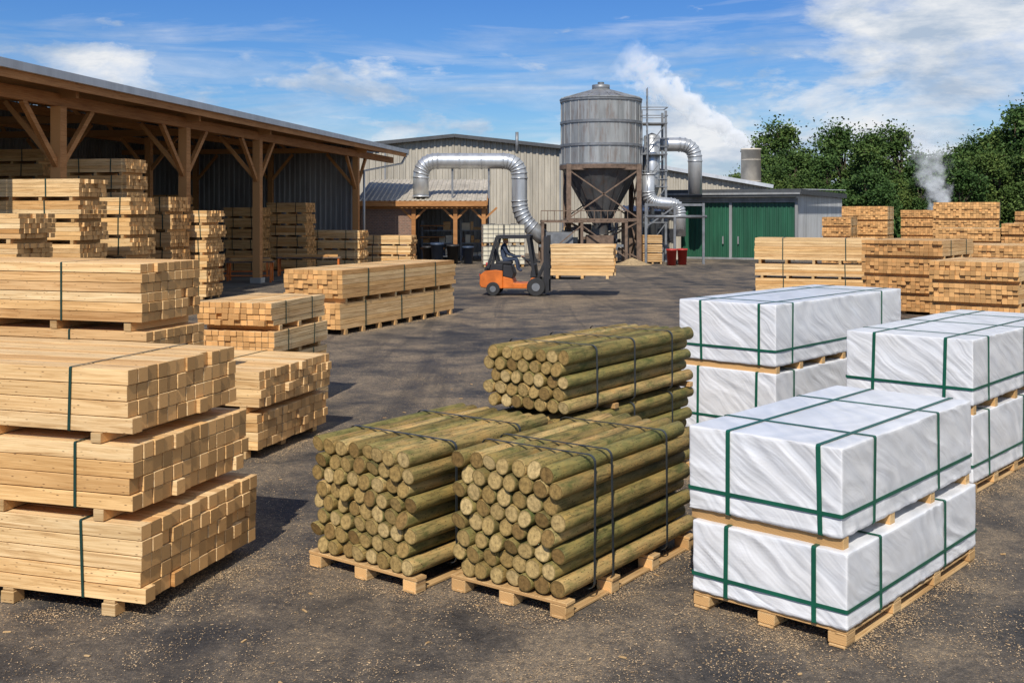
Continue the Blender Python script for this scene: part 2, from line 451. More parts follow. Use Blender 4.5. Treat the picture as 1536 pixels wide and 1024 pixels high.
# --- white wrapped packs
def wrapped_stack(corner,a,L,W,levels,sx=(.55,1.79),sy=(.22,.94),res=.028,offs=None):
    rz,_=frame(a,'v'); root=empty('wrapped_lumber_pack',(corner[0],corner[1],0),rz)
    pb=MB(); sb=MB()
    z=.004
    for li,(z0,z1) in enumerate(levels):
        ox,oy=(offs[li] if offs else (0,0))
        n=max(3,int(L/.65)+1)
        for i in range(n):
            x=.07+(L-.14)*i/(n-1)
            if li==0:
                for yy in (.07,W/2,W-.07): pb.box(x-.07,x+.07,yy-.07,yy+.07,z+.02,z0-.03,0)
                pb.box(x-.06,x+.06,0,W,z0-.028,z0-.004,0)
            else:
                pb.box(ox+x-.045,ox+x+.045,oy+.0,oy+W,z-.006,z0+.002,0)
        if li==0:
            for yy in (.07,W/2,W-.07): pb.box(-.01,L+.01,yy-.06,yy+.06,z,z+.018,0)
            pb.box(0,L,.01,.09,z0-.045,z0-.0285,0)
            pb.box(0,L,W-.09,W-.01,z0-.045,z0-.0285,0)
        mb=MB(); key={}
        cx,cy,cz=ox+L/2,oy+W/2,(z0+z1)/2; hx,hy,hz=L/2+.005,W/2+.005,(z1-z0)/2; rr=.014
        seed=R.random()*50
        sxx=[s+R.uniform(-.03,.03) for s in sx]; syy=[s+R.uniform(-.03,.03) for s in sy]; szz=z0+(z1-z0)*.25
        def P(x,y,zq):
            k=(round(x,4),round(y,4),round(zq,4))
            if k in key: return key[k]
            q=V((x,y,zq)); c=V((max(-hx+rr,min(hx-rr,x)),max(-hy+rr,min(hy-rr,y)),max(-hz+rr,min(hz-rr,zq))))
            nrm=(q-c)
            if nrm.length>1e-6: nrm.normalize()
            wx,wy,wz=x+cx,y+cy,zq+cz
            hcoord=wx-wy
            if abs(zq)>hz-.001:
                n1=noise.noise(V((wx*2+wy*5,wy*2-wx*1.5,seed))); n2=noise.noise(V((wx*9,wy*5+wx*4,seed+3)))
                d=(.4-2*abs(n1))*.004+n2*.0012
            else:
                dg=hcoord*.75+wz*1.1; al=hcoord*.8-wz*.7
                wv=noise.noise(V((al*1.2,wz*2,seed)))*1.3
                n1=noise.noise(V((dg*5+wv,al*.8,seed)))
                n2=noise.noise(V((dg*14+wv*2,al*1.2,seed+7)))
                amp=.6+.8*max(0,noise.noise(V((wx*1.3,wy*1.3+wz,seed+20)))+.3)
                d=((.5-2.8*abs(n1))*.010+(.4-2*abs(n2))*.004)*amp
            pin=1
            for s in sxx: pin=min(pin,abs(wx-s)/.07) if abs(abs(x)-hx)>.01 else pin
            for s in syy: pin=min(pin,abs(wy-s)/.07) if abs(abs(y)-hy)>.01 else pin
            if abs(zq)<hz-.01: pin=min(pin,abs(wz-szz)/.06)
            ed=min(abs(abs(x)-hx)+abs(abs(y)-hy),abs(abs(x)-hx)+abs(abs(zq)-hz),abs(abs(y)-hy)+abs(abs(zq)-hz))
            pin=max(0,min(1,pin)); d=d*(.3+.7*pin)*(.35+.65*min(1,ed/.08))-.004*(1-pin)
            if zq<-hz+.05: d+=.006*noise.noise(V((wx*12,wy*12,seed)))+.004
            q=c+nrm*(rr+d)+V((cx,cy,cz))
            mb.v.append(tuple(q)); key[k]=len(mb.v)-1; return key[k]
        def ax(h,n):
            return [-h,-h+rr*.4,-h+rr]+[-h+rr+(2*h-2*rr)*i/n for i in range(1,n)]+[h-rr,h-rr*.4,h]
        nx,ny,nz=int(L/res),int(W/res),int((z1-z0)/res)
        GX,GY,GZ=ax(hx,nx),ax(hy,ny),ax(hz,nz)
        def grid(f,A,B,flip=False):
            for i in range(len(A)-1):
                for j in range(len(B)-1):
                    q=[P(*f(A[i],B[j])),P(*f(A[i+1],B[j])),P(*f(A[i+1],B[j+1])),P(*f(A[i],B[j+1]))]
                    if flip: q=q[::-1]
                    mb.face(q,0,.5,True)
        grid(lambda s,t:(s,t,hz),GX,GY)
        grid(lambda s,t:(s,t,-hz),GX,GY,True)
        grid(lambda s,t:(s,-hy,t),GX,GZ)
        grid(lambda s,t:(s,hy,t),GX,GZ,True)
        grid(lambda s,t:(-hx,s,t),GY,GZ,True)
        grid(lambda s,t:(hx,s,t),GY,GZ)
        mb.obj('film',[WRAP],root)
        w=.034
        for s in sxx: ring(sb,rounded_rect(cy-hy-.003,cy+hy+.003,z0-.002,z1+.002,.015,3),s,w,.005,'x')
        for s in syy: ring(sb,rounded_rect(cx-hx-.004,cx+hx+.004,z0-.003,z1+.003,.015,3),s,w,.006,'y')
        ring(sb,rounded_rect(cx-hx-.004,cx+hx+.004,cy-hy-.004,cy+hy+.004,.015,3),szz,w*.8,.007,'z')
        z=z1
    pb.obj('pallet',[PAL],root,bevel=.004); sb.obj('straps',[GSTRAP],root)
wrapped_stack((2.30,7.33),42,2.55,1.23,[(.13,.665),(.745,1.375)],offs=[(0,0),(.03,.05)],res=.02)
wrapped_stack((4.88,11.3),42,3.6,1.4,[(.14,.86),(.96,1.66)],sx=(.5,1.7,2.9),sy=(.3,1.1),res=.03)
wrapped_stack((3.31,13.4),42,3.95,1.42,[(.14,.98),(1.07,1.85)],sx=(.45,3.2),sy=(.25,1.1),res=.032)
wrapped_stack((7.5,14.3),42,3.0,1.4,[(.14,.85)],sx=(.5,2.4),sy=(.3,1.1),res=.045)

# ------------------------------------------------------------------ ground
def m_ground():
    t=NT('asphalt'); o=t.coord('Object')
    n1=t.noise(o,.22,6,.6,.4); n2=t.noise(o,1.1,6,.65,.3); n3=t.noise(o,60,3,.7); n4=t.noise(o,170,2,.6); n5=t.noise(o,14,5,.75)
    base=t.ramp(n1,(.3,(.040,.038,.037)),(.55,(.070,.063,.057)),(.75,(.125,.108,.088)))
    base=t.mix(.9,base,t.ramp(n2,(.3,.60),(.7,1.35)),'MULTIPLY')
    base=t.mix(1.,base,t.ramp(n3,(.3,.40),(.5,1.),(.75,1.9)),'MULTIPLY')
    base=t.mix(.85,base,t.ramp(n5,(.35,.60),(.65,1.4)),'MULTIPLY')
    msk=t.ramp(t.math('ADD',t.math('MULTIPLY',n2,.6),t.math('MULTIPLY',n1,.45)),(.42,0.),(.60,1.))
    sp=t.noise(t.coord('Object',(1,1.4,1)),62,3,.75,1.)
    thr=t.math('SUBTRACT',t.math('SUBTRACT',.655,t.math('MULTIPLY',msk,.13)),t.math('MULTIPLY',t.math('SUBTRACT',n5,.5),.30))
    speck=t.math('MULTIPLY',t.math('SUBTRACT',sp,thr),14.,clamp=True)
    base=t.mix(t.math('MULTIPLY',t.math('MULTIPLY',msk,n5),.62),base,(.30,.225,.14))
    base=t.mix(t.math('MULTIPLY',speck,.8),base,(.48,.34,.185))
    tr=t.noise(t.coord('Object',(1.1,.06,1)),1,5,.6,.8)
    base=t.mix(t.ramp(tr,(.54,0.),(.64,.45)),base,(.030,.028,.027))
    t.col(base); t.set(.8,0,.35)
    t.l(t.ramp(n2,(.3,.65),(.6,.92)),t.b.inputs['Roughness'])
    t.bump(t.math('ADD',t.math('ADD',n3,n5),t.math('MULTIPLY',n4,.5)),.85,.012); return t.mat
g=MB()
g.v=[(-1500,-300,0),(1500,-300,0),(1500,3000,0),(-1500,3000,0)]; g.face([0,1,2,3])
g.obj('ground',[m_ground()])
GRASS=m_plain('grass_verge',(.07,.10,.03),.95,0,.5,.8)
g=MB(); g.v=[(-400,104,.004),(600,104,.004),(600,900,.004),(-400,900,.004)]; g.face([0,1,2,3]); g.obj('grass',[GRASS])
t=NT('wood_chips'); t.col(t.ramp(t.attr(),(0,(.28,.18,.09)),(1,(.62,.45,.26)))); t.set(.9); CHIP=t.mat
mb=MB()
def chip(x,y,s):
    l=s*R.uniform(1,2.6); a=R.random()*6.28; z=.004
    ca,sa=math.cos(a),math.sin(a); b=len(mb.v)
    for (p,q) in ((-l,-s),(l,-s*.6),(l*.8,s),(-l*.7,s*.8)): mb.v.append((x+p*ca-q*sa,y+p*sa+q*ca,z+R.random()*.005))
    mb.face([b,b+1,b+2,b+3])
cnt=0
while cnt<85000:
    y=5.3+R.random()**1.6*19; x=R.uniform(-.56,.56)*y
    w=noise.noise(V((x*.6,y*.6,3)))+.7*noise.noise(V((x*2.2,y*2.2,8)))+.5*noise.noise(V((x*7,y*7,1)))
    if w<R.uniform(-.3,.55): continue
    chip(x,y,R.uniform(.0013,.0038)*(1 if R.random()>.05 else 1.8)); cnt+=1
# drifts that gathered along the feet of the stacks
edges=[((-2.74,7.86),(-2.26,9.43)),((-2.74,7.86),(-6.7,9.1)),((.40,7.87),(-.47,8.5)),((.40,7.87),(1.63,9.57)),((-.75,8.40),(-1.75,9.1)),((2.3,7.33),(1.38,8.15)),((2.3,7.33),(4.0,9.22)),((-3.09,12.95),(-2.55,14.7)),((4.88,11.3),(7.3,14)),((-4.18,26.2),(-1.7,32)),((3.3,13.4),(2.2,14.4)),((.56,10.2),(2.1,12.4))]
for (p,q) in edges:
    p=V(p);q=V(q);L=(q-p).length
    for i in range(int(3000*L)):
        t_=R.random(); c=p+(q-p)*t_; x=c.x+R.gauss(0,.16); y=c.y+R.gauss(0,.16)
        if noise.noise(V((x*3,y*3,4)))<R.uniform(-.4,.4): continue
        chip(x,y,R.uniform(.0013,.004))
mb.obj('sawdust',[CHIP])
mb=MB()
for i in range(110):
    y=R.uniform(6.2,22); x=R.uniform(-.5,.5)*y; a=R.random()*3.14; l=R.uniform(.012,.04); w_=R.uniform(.003,.008)
    M=Matrix.Translation((x,y,.004))@Matrix.Rotation(a,4,'Z'); mb.box(-l,l,-w_,w_,0,R.uniform(.004,.01),0,None,M)
mb.obj('wood_splinters',[PAL])

# ------------------------------------------------------------------ open shed (left)
sh=empty('open_timber_shed',(-10.9,45.7,0),math.atan2(.987,.1617))
D=14.0; X0,X1=-27,21.4; ev=7.0; sl=.12; bz=6.3
fr=MB()
for x in (-22.5,-14.67,-6.74,0,13.8):
    fr.box(x-.16,x+.16,-.16,.16,0,bz-.18,0)
    fr.box(x-.24,x+.24,-.24,.24,0,.25,1)
    for s in (-1,1):
        fr.beam((x+s*.12,0,bz-1.9),(x+s*1.75,0,bz-.15),.14,.17,0)
    fr.beam((x,.12,bz-1.8),(x,1.7,bz),.12,.15,0)
    fr.beam((x,-.6,bz+.2),(x,D,bz+.2),.16,.28,0)
    for k in range(5):
        y=1.5+k*2.6; fr.beam((x,y,bz+.3),(x,y+.9,ev-.2+sl*(y+.9)),.1,.14,0)
    for y in (5,9.5):
        fr.box(x-.13,x+.13,y-.13,y+.13,0,bz,0)
        for s in (-1,1): fr.beam((x,y+s*.1,bz-1.4),(x,y+s*1.3,bz),.12,.14,0)
fr.beam((X0,0,bz),(X1-.3,0,bz),.2,.36,0)
fr.beam((X0,5,bz+.4),(X1-6,5,bz+.4),.2,.3,0); fr.beam((X0,9.5,bz+.4),(X1-6,9.5,bz+.4),.2,.3,0)
x=X0+.3
while x<X1-.1:
    fr.beam((x,-.78,ev-.18-.094),(x,D,ev-.18+sl*D),.1,.22,0); x+=1.2
for k in range(12):
    y=-.5+k*1.25; fr.box(X0,X1-.1,y,y+.09,ev-.06+sl*y,ev-.01+sl*y,0)
fr.obj('timber_frame',[BEAM,CONC],sh)
rf=MB()
rf.corr((X1,-.85,ev-.08),(X0,-.85,ev-.08),(0,D+1.2,(D+1.2)*sl),(0,0,1),.35,.05,0)
rf.box(X0,X1,-.90,-.86,ev-.50,ev-.09,1); rf.box(X0,X1,-1.02,-.9,ev-.27,ev-.04,2)
rf.beam((X1+.03,-1.0,ev-.2),(X1+.03,D,ev-.15+sl*D),.05,.34,2)
rf.obj('roof',[ROOFM,BEAM,EDGE],sh)
wl=MB()
wl.corr((X0,D,0),(X1-6.9,D,0),(0,0,8.4),(0,-1,0),.3,.06,0)
wl.corr((14.5,0.3,0),(14.5,D,0),lambda t:V((0,0,ev-.2+sl*D*t)),(-1,0,0),.3,.06,0)
wl.obj('walls',[GALVD],sh)
gt=MB(); gt.tube([(X1-.2,-.97,ev-.25),(X1-.2,-.6,ev-.9),(14.8,-.15,ev-1.6),(14.8,-.15,.2)],.07,8); gt.obj('downpipe',[GALV],sh)
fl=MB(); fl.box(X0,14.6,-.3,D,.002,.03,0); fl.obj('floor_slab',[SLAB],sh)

def table(x,y,rz,L=2.4):
    e=empty('work_table',(x,y,.0),rz); m=MB()
    m.box(-L/2,L/2,-.4,.4,.86,.92,2)
    for sx in (-L/2+.1,L/2-.1):
        for sy in (-.33,.33): m.box(sx-.04,sx+.04,sy-.04,sy+.04,0,.86,1)
        m.beam((sx,-.33,.2),(sx,.33,.8),.04,.04,1)
    m.beam((-L/2+.1,-.33,.3),(L/2-.1,-.33,.3),.05,.05,1)
    for i in range(4): m.box(-L/2+R.random()*.8,L/2-R.random()*.8,-.35+i*.17,-.24+i*.17,.925,.95+R.random()*.1,0)
    m.obj('table',[LUM2,ORANGE,RUSTY],e)
table(-11.6,46.5,.1); table(-12.6,50,.2); table(-9.7,51,.1,3); table(-13.6,47,.1)

# ------------------------------------------------------------------ warehouse
wh=empty('sawmill_warehouse',(0,0,0))
m=MB(); XL,XR,XP,YW=-13.4,7.4,-4.3,80.0; zp,zl,zr=8.85,7.9,7.55
m.corr((XL,YW,0),(XP,YW,0),lambda t:V((0,0,zl+(zp-zl)*t)),(0,-1,0),.45,.08,0)
m.corr((XP,YW,0),(XR,YW,0),lambda t:V((0,0,zp+(zr-zp)*t)),(0,-1,0),.45,.08,0)
m.corr((XR,YW,0),(XR,YW+30,0),(0,0,zr),(1,0,0),.45,.08,0)
m.corr((XL,YW+30,0),(XL,YW,0),(0,0,zl),(-1,0,0),.45,.08,0)
m.obj('walls',[BEIGE],wh)
m=MB()
m.corr((XL-.4,YW-.5,zl+.02),(XL-.4,YW+30,zl+.02),(XP-XL+.4,0,zp-zl),(0,0,1),.5,.05,0)
m.corr((XP,YW-.5,zp+.02),(XP,YW+30,zp+.02),(XR+.4-XP,0,zr-zp),(0,0,1),.5,.05,0)
m.beam((XL-.5,YW-.55,zl-.06),(XP,YW-.55,zp-.06),.08,.26,1); m.beam((XP,YW-.55,zp-.06),(XR+.5,YW-.55,zr-.06),.08,.26,1)
for x in (-9.5,3.6): m.box(x-.06,x+.06,YW-.22,YW-.1,0,zl,2)
m.obj('roof',[ROOFM,DARKGREY,GALVD],wh)
an=empty('sawmill_annex',(0,0,0)); m=MB()
m.corr((7.6,92,0),(22,92,0),lambda t:V((0,0,7.9-2.5*t)),(0,-1,0),.45,.08,0)
m.corr((22,92,0),(22,112,0),(0,0,5.4),(1,0,0),.45,.08,0)
m.obj('walls',[BEIGE],an); m=MB()
m.corr((7.5,91.5,7.95),(7.5,112,7.95),(14.9,0,-2.6),(0,0,1),.5,.05,0)
m.beam((7.5,91.45,7.9),(22.4,91.45,5.3),.08,.3,1); m.obj('roof',[ROOFM,EDGE],an)

# lean-to shed
ls=empty('lean_to_workshop',(0,0,0)); m=MB()
xl,xr=-9.3,-1.5; yf,yb=64.,70.5
m.corr((xl,yf-.5,3.72),(xr,yf-.5,3.72),(0,yb-yf+.5,1.5),(0,0,1),.3,.05,0)
m.box(xl,xr,yf-.56,yf-.5,3.42,3.74,1)
m.beam((xr+.03,yf-.5,3.6),(xr+.03,yb,5.08),.05,.22,1)
m.obj('roof',[TANROOF,BEAM],ls); m=MB()
m.box(xl+.2,-6.0,yf,yf+.2,0,3.4,0)
m.corr((xl+.1,yb,0),(xr,yb,0),(0,0,4.9),(0,-1,0),.3,.05,1)
m.corr((xl+.15,yf,0),(xl+.15,yb,0),lambda t:V((0,0,3.4+1.4*t)),(-1,0,0),.3,.05,1)
m.obj('walls',[BRICK,GALVD],ls); m=MB()
for x in (-5.9,-3.4,-1.7):
    m.box(x-.12,x+.12,yf-.1,yf+.14,0,3.4,0); m.beam((x,yf,2.6),(x-.8,yf,3.35),.1,.12,0); m.beam((x,yf,2.6),(x+.8,yf,3.35),.1,.12,0)
m.box(xl,xr,yf-.08,yf+.1,3.26,3.42,0)
for y in (66,68,70): m.box(-1.8,-1.6,y,y+.2,0,3.6+ (y-64)*.2,0)
for i in range(3): m.box(-5.7,-4.2,66,67,.8+i*.7,.86+i*.7,0)
m.obj('frame',[BEAM],ls)
def bin_(x,y,mat,name='waste_bin',s=1.0):
    e=empty(name,(x,y,0),R.uniform(-.3,.3)); m=MB()
    m.lathe([(.02,.02),(.26*s,.02),(.33*s,.95*s),(.35*s,.95*s),(.35*s,1.0*s),(.30*s,1.05*s),(.02,1.08*s)],12,0)
    m.box(-.34*s,.34*s,-.04,.04,1.0*s,1.06*s,0); m.tube([(-.3*s,.25*s,.1),(-.2*s,.25*s,.1)],.1,10,1); m.tube([(.3*s,.25*s,.1),(.2*s,.25*s,.1)],.1,10,1)
    m.obj('bin',[mat,RUBBER],e)
bin_(-4.4,62.8,BLUEBIN,s=1.2); bin_(-3.5,63.0,BLACK,s=1.1); bin_(-2.6,63.2,BLUEBIN); bin_(-5.0,63.4,BLACK,s=1.)
bin_(9.2,61.5,REDP,'red_drum',.9); bin_(9.9,62,REDP,'red_drum',.9)
def shelf(x,y,w,h):
    e=empty('storage_rack',(x,y,0)); m=MB()
    for sx in (0,w):
        for sy in (0,.8): m.box(sx-.04,sx+.04,sy-.04,sy+.04,0,h,0)
    k=0.3
    while k<h:
        m.box(-.04,w+.04,-.04,.84,k,k+.05,0); x0=.05
        while x0<w-.4:
            ww=R.uniform(.2,.6); m.box(x0,x0+ww-.05,.1,.7,k+.052,k+R.uniform(.2,.6),R.choice([1,2,3,4])); x0+=ww
        k+=.8
    m.obj('rack',[GREYST,LUM2,BLUEBIN,CREAM,RUSTY],e)
shelf(-5.6,66.5,2,2.6); shelf(-3.2,66.8,1.5,2.6); shelf(3.2,67.2,3.4,2.6); shelf(6.2,69,1.0,2.2)
def ibc(x,y,z=0):
    e=empty('bulk_container',(x,y,z),.1); m=MB()
    m.box(-.55,.55,-.5,.5,.16,1.15,0); m.box(-.15,.15,-.15,.15,1.15,1.2,2)
    for i in range(5): 
        xx=-.57+i*.285; m.box(xx-.012,xx+.012,-.53,-.51,.15,1.17,1); m.box(xx-.012,xx+.012,.51,.53,.15,1.17,1)
    for i in range(5):
        zz=.16+i*.25; m.box(-.58,.58,-.545,-.53,zz-.01,zz+.015,1); m.box(-.59,-.575,-.53,.53,zz-.01,zz+.015,1); m.box(.575,.59,-.53,.53,zz-.01,zz+.015,1)
    for i in (-.45,0,.45): m.box(i-.07,i+.07,-.5,.5,0,.12,3)
    m.box(-.58,.58,-.52,.52,.12,.158,3)
    m.obj('container',[CREAM,GREYST,BLACK,PAL],e,bevel=.02)
for (x,y) in ((-1.1,60),(.1,60.2)):
    ibc(x,y); ibc(x,y,1.22)

# ------------------------------------------------------------------ silo
def fillet(pts,r,k=6):
    pts=[V(p) for p in pts]; out=[pts[0]]
    for i in range(1,len(pts)-1):
        a,b,c=pts[i-1],pts[i],pts[i+1]; d1=(a-b).normalized(); d2=(c-b).normalized()
        for j in range(k+1):
            t=j/k; out.append((b+d1*r)*(1-t)**2+b*(2*t*(1-t))+(b+d2*r)*t*t)
    out.append(pts[-1]); return out
si=empty('dust_silo',(5.5,66,0)); m=MB(); rS=2.46
m.lathe([(rS*.1,10.75),(rS*1.04,10.02),(rS*1.04,9.96),(rS,9.95)],48,0,sm=False)
for a_,b_ in ((9.95,8.55),(8.55,7.15),(7.15,5.85)):
    nn=48
    base=len(m.v)
    for zz in (a_,b_):
        for k in range(nn): th=2*math.pi*k/nn; m.v.append((rS*math.cos(th),rS*math.sin(th),zz))
    for k in range(nn):
        k2=(k+1)%nn; m.face([base+k,base+k2,base+nn+k2,base+nn+k],0,(math.sin(k//4*12.9+a_*7)*43.7)%1,True)
for z in (9.9,8.55,7.15,5.95): m.lathe([(rS,z-.09),(rS+.07,z-.08),(rS+.07,z+.08),(rS,z+.09)],48,1,sm=False)
for k in range(24):
    t_=2*math.pi*(k+.5)/24; c,s=math.cos(t_),math.sin(t_); m.beam((rS*c+.01*c,rS*s+.01*s,5.95),(rS*c+.01*c,rS*s+.01*s,9.9),.05,.03,0)
    m.beam((.3*c,.3*s,10.70),(rS*1.02*c,rS*1.02*s,10.06),.05,.05,0)
m.lathe([(.01,11.0),(.55,10.92),(.55,10.6),(.4,10.55)],20,1)
m.lathe([(.2,11.1),(.2,10.9)],12,1); m.obj('tank',[SILOM,GREYST],si)
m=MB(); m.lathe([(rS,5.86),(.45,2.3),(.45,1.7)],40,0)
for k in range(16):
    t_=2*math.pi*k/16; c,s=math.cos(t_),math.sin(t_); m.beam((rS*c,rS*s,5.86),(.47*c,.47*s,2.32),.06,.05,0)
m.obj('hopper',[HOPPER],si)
m=MB(); A=2.1
cr=[(-A,-A),(A,-A),(A,A),(-A,A)]
for (x,y) in cr: m.box(x-.14,x+.14,y-.14,y+.14,0,5.95,0)
for i in range(4):
    a=cr[i]; b=cr[(i+1)%4]
    for z in (2.6,5.7): m.beam((*a,z),(*b,z),.14,.18,0)
    m.beam((*a,.3),(*b,2.5),.09,.09,0); m.beam((*b,.3),(*a,2.5),.09,.09,0)
    m.beam((*a,2.7),(*b,5.6),.08,.08,0); m.beam((*b,2.7),(*a,5.6),.08,.08,0)
m.lathe([(rS+.1,5.7),(rS+.1,5.95),(rS-.3,5.95)],32,0,sm=False)
m.obj('legs',[RUSTY],si)
m=MB()
for s in (-.25,.25): m.beam((rS+.25,-1.2+s,0),(rS+.25,-1.2+s,10.6),.05,.05,0)
z=.3
while z<10.4: m.beam((rS+.25,-1.45,z),(rS+.25,-.95,z),.035,.035,0); z+=.35
m.obj('ladder',[GREYST],si)
ft=empty('filter_tower',(8.7,66.3,0)); m=MB()
for (x,y) in ((-.75,-.75),(.75,-.75),(.75,.75),(-.75,.75)): m.box(x-.07,x+.07,y-.07,y+.07,0,9.3,0)
for z in (2.4,4.6,6.6,8.5):
    m.box(-.85,.85,-.85,.85,z,z+.07,0)
    for h in (.5,1.0):
        m.beam((-.85,-.85,z+h),(.85,-.85,z+h),.05,.05,0); m.beam((.85,-.85,z+h),(.85,.85,z+h),.05,.05,0); m.beam((-.85,.85,z+h),(.85,.85,z+h),.05,.05,0)
    m.beam((-.75,-.8,z-2),(.75,-.8,z),.06,.06,0)
m.obj('frame',[GREYST],ft); m=MB()
m.lathe([(.01,8.0),(.5,7.8),(.5,4.8),(.15,3.4),(.15,2.4)],20,0); m.obj('cyclone',[DUCT],ft)
def duct(name,pts,r,fr_=.9,parent=None,ringstep=1.1):
    e=empty(name,(0,0,0)); m=MB(); P=fillet(pts,fr_,7); m.tube(P,r,20,0)
    for i in range(len(P)-1):
        a,b=P[i],P[i+1]; L=(b-a).length; d=(b-a).normalized(); n=max(1,int(L/ringstep))
        for k in range(n):
            c=a+d*(L*(k+.02)/n); m.tube([c-d*.04,c+d*.04],r+.035,20,0)
    m.obj('pipe',[DUCT],e); return e
e=duct('extraction_duct',[(-5.5,64.4,4.0),(-5.5,64.4,6.15),(.45,64.4,6.15),(.45,64.4,2.75),(1.9,64.4,1.5)],.47,1.0)
m=MB(); 
for x in (-3.6,-1.4): m.box(x-.06,x+.06,64.35,64.45,3.9,5.7,0)
m.tube([(.3,64.4,6.6),(.3,64.4,7.9)],.1,10,0); m.obj('supports',[GREYST],e)
duct('exhaust_duct',[(8.5,67.6,3.5),(8.5,67.6,7.35),(11.6,67.6,7.35),(11.6,67.6,4.2)],.44,1.0)
duct('lower_duct',[(8.3,64.9,5.4),(8.3,64.9,3.7),(10.2,64.9,3.5),(10.2,64.9,1.6)],.38,.6)
# conveyor machinery below the silo
cv=empty('conveyor_platform',(2.6,62.8,0)); m=MB()
m.box(-.9,4.2,-.3,1.7,2.45,2.6,1)
for k in range(14): m.beam((-.9+k*.39,-.33,2.6),(-.9+k*.39,-.33,3.15),.04,.04,1)
m.beam((-.9,-.33,3.15),(4.2,-.33,3.15),.05,.05,1)
for x in (-.8,1.5,4.1):
    for y in (-.2,1.6): m.box(x-.08,x+.08,y-.08,y+.08,0,2.45,1)
m.beam((-.8,-.2,.4),(1.5,-.2,2.3),.07,.07,1); m.beam((4.1,-.2,.4),(1.5,-.2,2.3),.07,.07,1)
m.box(-1,4,.3,1.1,1.0,1.15,2); m.box(-.6,1.0,.1,1.2,1.15,1.9,2); m.box(1.8,3.4,.2,1.1,1.15,1.7,1)
for k in range(6): m.box(-1+k*.8,-.5+k*.8,1.9,2.2,.2,1.2+R.random()*1.2,R.choice([1,2,1]))
for i in range(9): m.tube([(-.8+i*.55,.25,1.0),(-.8+i*.55,1.15,1.0)],.08,8,2)
m.obj('platform',[TANROOF,RUSTY,GREYST,BLUEBIN,LUM2],cv)
ps=empty('plant_room',(0,0,0)); m=MB()
m.corr((7.3,69.4,0),(11,69.4,0),(0,0,3.1),(0,-1,0),.3,.05,0); m.corr((7.3,69,3.1),(11.2,69,3.1),(0,3,.4),(0,0,1),.3,.05,1)
m.box(8.1,9.0,69.25,69.33,0,2.1,2); m.box(7.3,11.2,68.95,69.0,2.95,3.15,2)
m.box(9.5,10.5,69.24,69.3,1.2,2.0,3)
m.obj('shell',[BEIGE,ROOFM,DARKGREY,BLACK],ps)
cr_=empty('crate_stack',(7.8,63.3,0)); m=MB()
for i in range(3):
    m.box(0,1.1,0,.9,.1+i*.55,.6+i*.55,0)
    for k in range(4): m.box(-.02,1.12,-.03,-.005,.13+i*.55+k*.12,.2+i*.55+k*.12,1)
for k in (0,.5,1.0): m.box(k,k+.1,0,.9,.0,.1,1)
m.obj('crates',[LUM2,PAL],cr_)
m=MB(); n=28; rows=10
for i in range(rows+1):
    for k in range(n):
        th=2*math.pi*k/n; q=i/rows; r_=.95*q*(1+.15*math.sin(3*th)+.1*noise.noise(V((th*2,q*3,2)))); zz=.42*(1-q)**1.2+.06*noise.noise(V((r_*2,th*2,5)))*(1-q)
        m.v.append((7.0+r_*1.2*math.cos(th),62.0+r_*math.sin(th),max(.003,zz+.004)))
for i in range(rows):
    for k in range(n): k2=(k+1)%n; m.face([i*n+k,(i+1)*n+k,(i+1)*n+k2,i*n+k2],0,.5,True)
m.obj('sawdust_pile',[m_plain('sawdust_heap',(.40,.29,.16),.95,0,.45,6,.2,.5)])
pf=empty('pipe_frame',(0,0,0)); m=MB()
for x in (7.9,9.6,11.3):
    m.box(x-.07,x+.07,62.9,63.04,0,3.6,0)
m.beam((7.9,62.97,3.5),(11.3,62.97,3.5),.12,.14,0); m.beam((7.9,62.97,2.2),(9.6,62.97,3.4),.08,.08,0)
m.tube([(7.9,62.97,2.8),(11.5,62.97,2.8)],.09,8,0)
m.obj('frame',[GREYST],pf)

# green shed
a=math.radians(25); gs=empty('green_storage_shed',(18.15,68,0),math.atan2(math.cos(a),math.sin(a)))
m=MB(); W=8.43; L=20; h=3.85
m.corr((0,W,.05),(0,0,.05),(0,0,h-.05),(-1,0,0),.28,.06,0)
m.obj('front_doors',[GREEN],gs)
m=MB()
m.corr((0,0,0),(L,0,0),(0,0,4.3),(0,-1,0),.28,.05,0); m.corr((L,0,0),(L,W,0),(0,0,4.2),(1,0,0),.28,.05,0); m.corr((L,W,0),(0,W,0),(0,0,4.3),(0,1,0),.28,.05,0)
m.obj('side_walls',[GALV],gs)
m=MB()
m.corr((-.6,W+.3,4.5),(-.6,-.3,4.5),(L+1,0,.35),(0,0,1),.35,.05,0)
m.box(-.66,-.6,-.32,W+.32,4.05,4.55,1); m.box(-.75,-.66,-.32,W+.32,4.2,4.32,2)
m.box(-.6,L+.4,-.36,-.3,4.2,4.55,1)
for y in (.0,W/2,W): m.box(-.16,-.06,y-.09,y+.09,0,3.95,2)
m.box(-.3,0,0,W,3.85,4.05,2)
m.box(-.2,-.12,.1,W-.1,3.7,3.84,2); m.box(-.13,-.09,.2,W-.2,.0,.12,2)
for y in (W/2-.5,W/2+.5): m.box(-.18,-.08,y-.04,y+.04,1.0,1.5,2)
m.obj('roof_and_trim',[ROOFM,DARKGREY,GALVD],gs)

ch=empty('concrete_chimney',(22.4,100,0)); m=MB(); m.lathe([(1.0,0),(.9,8.9),(.95,8.9),(.95,9.05),(.7,9.05),(.7,8)],28,0)
for z in (2,4,6,8): m.lathe([(.96-.01*z,z-.05),(1.02-.01*z,z),(.96-.01*z,z+.05)],28,0)
m.obj('stack',[m_plain('chimney_concrete',(.62,.56,.46),.9,0,.25,1),GREYST],ch)

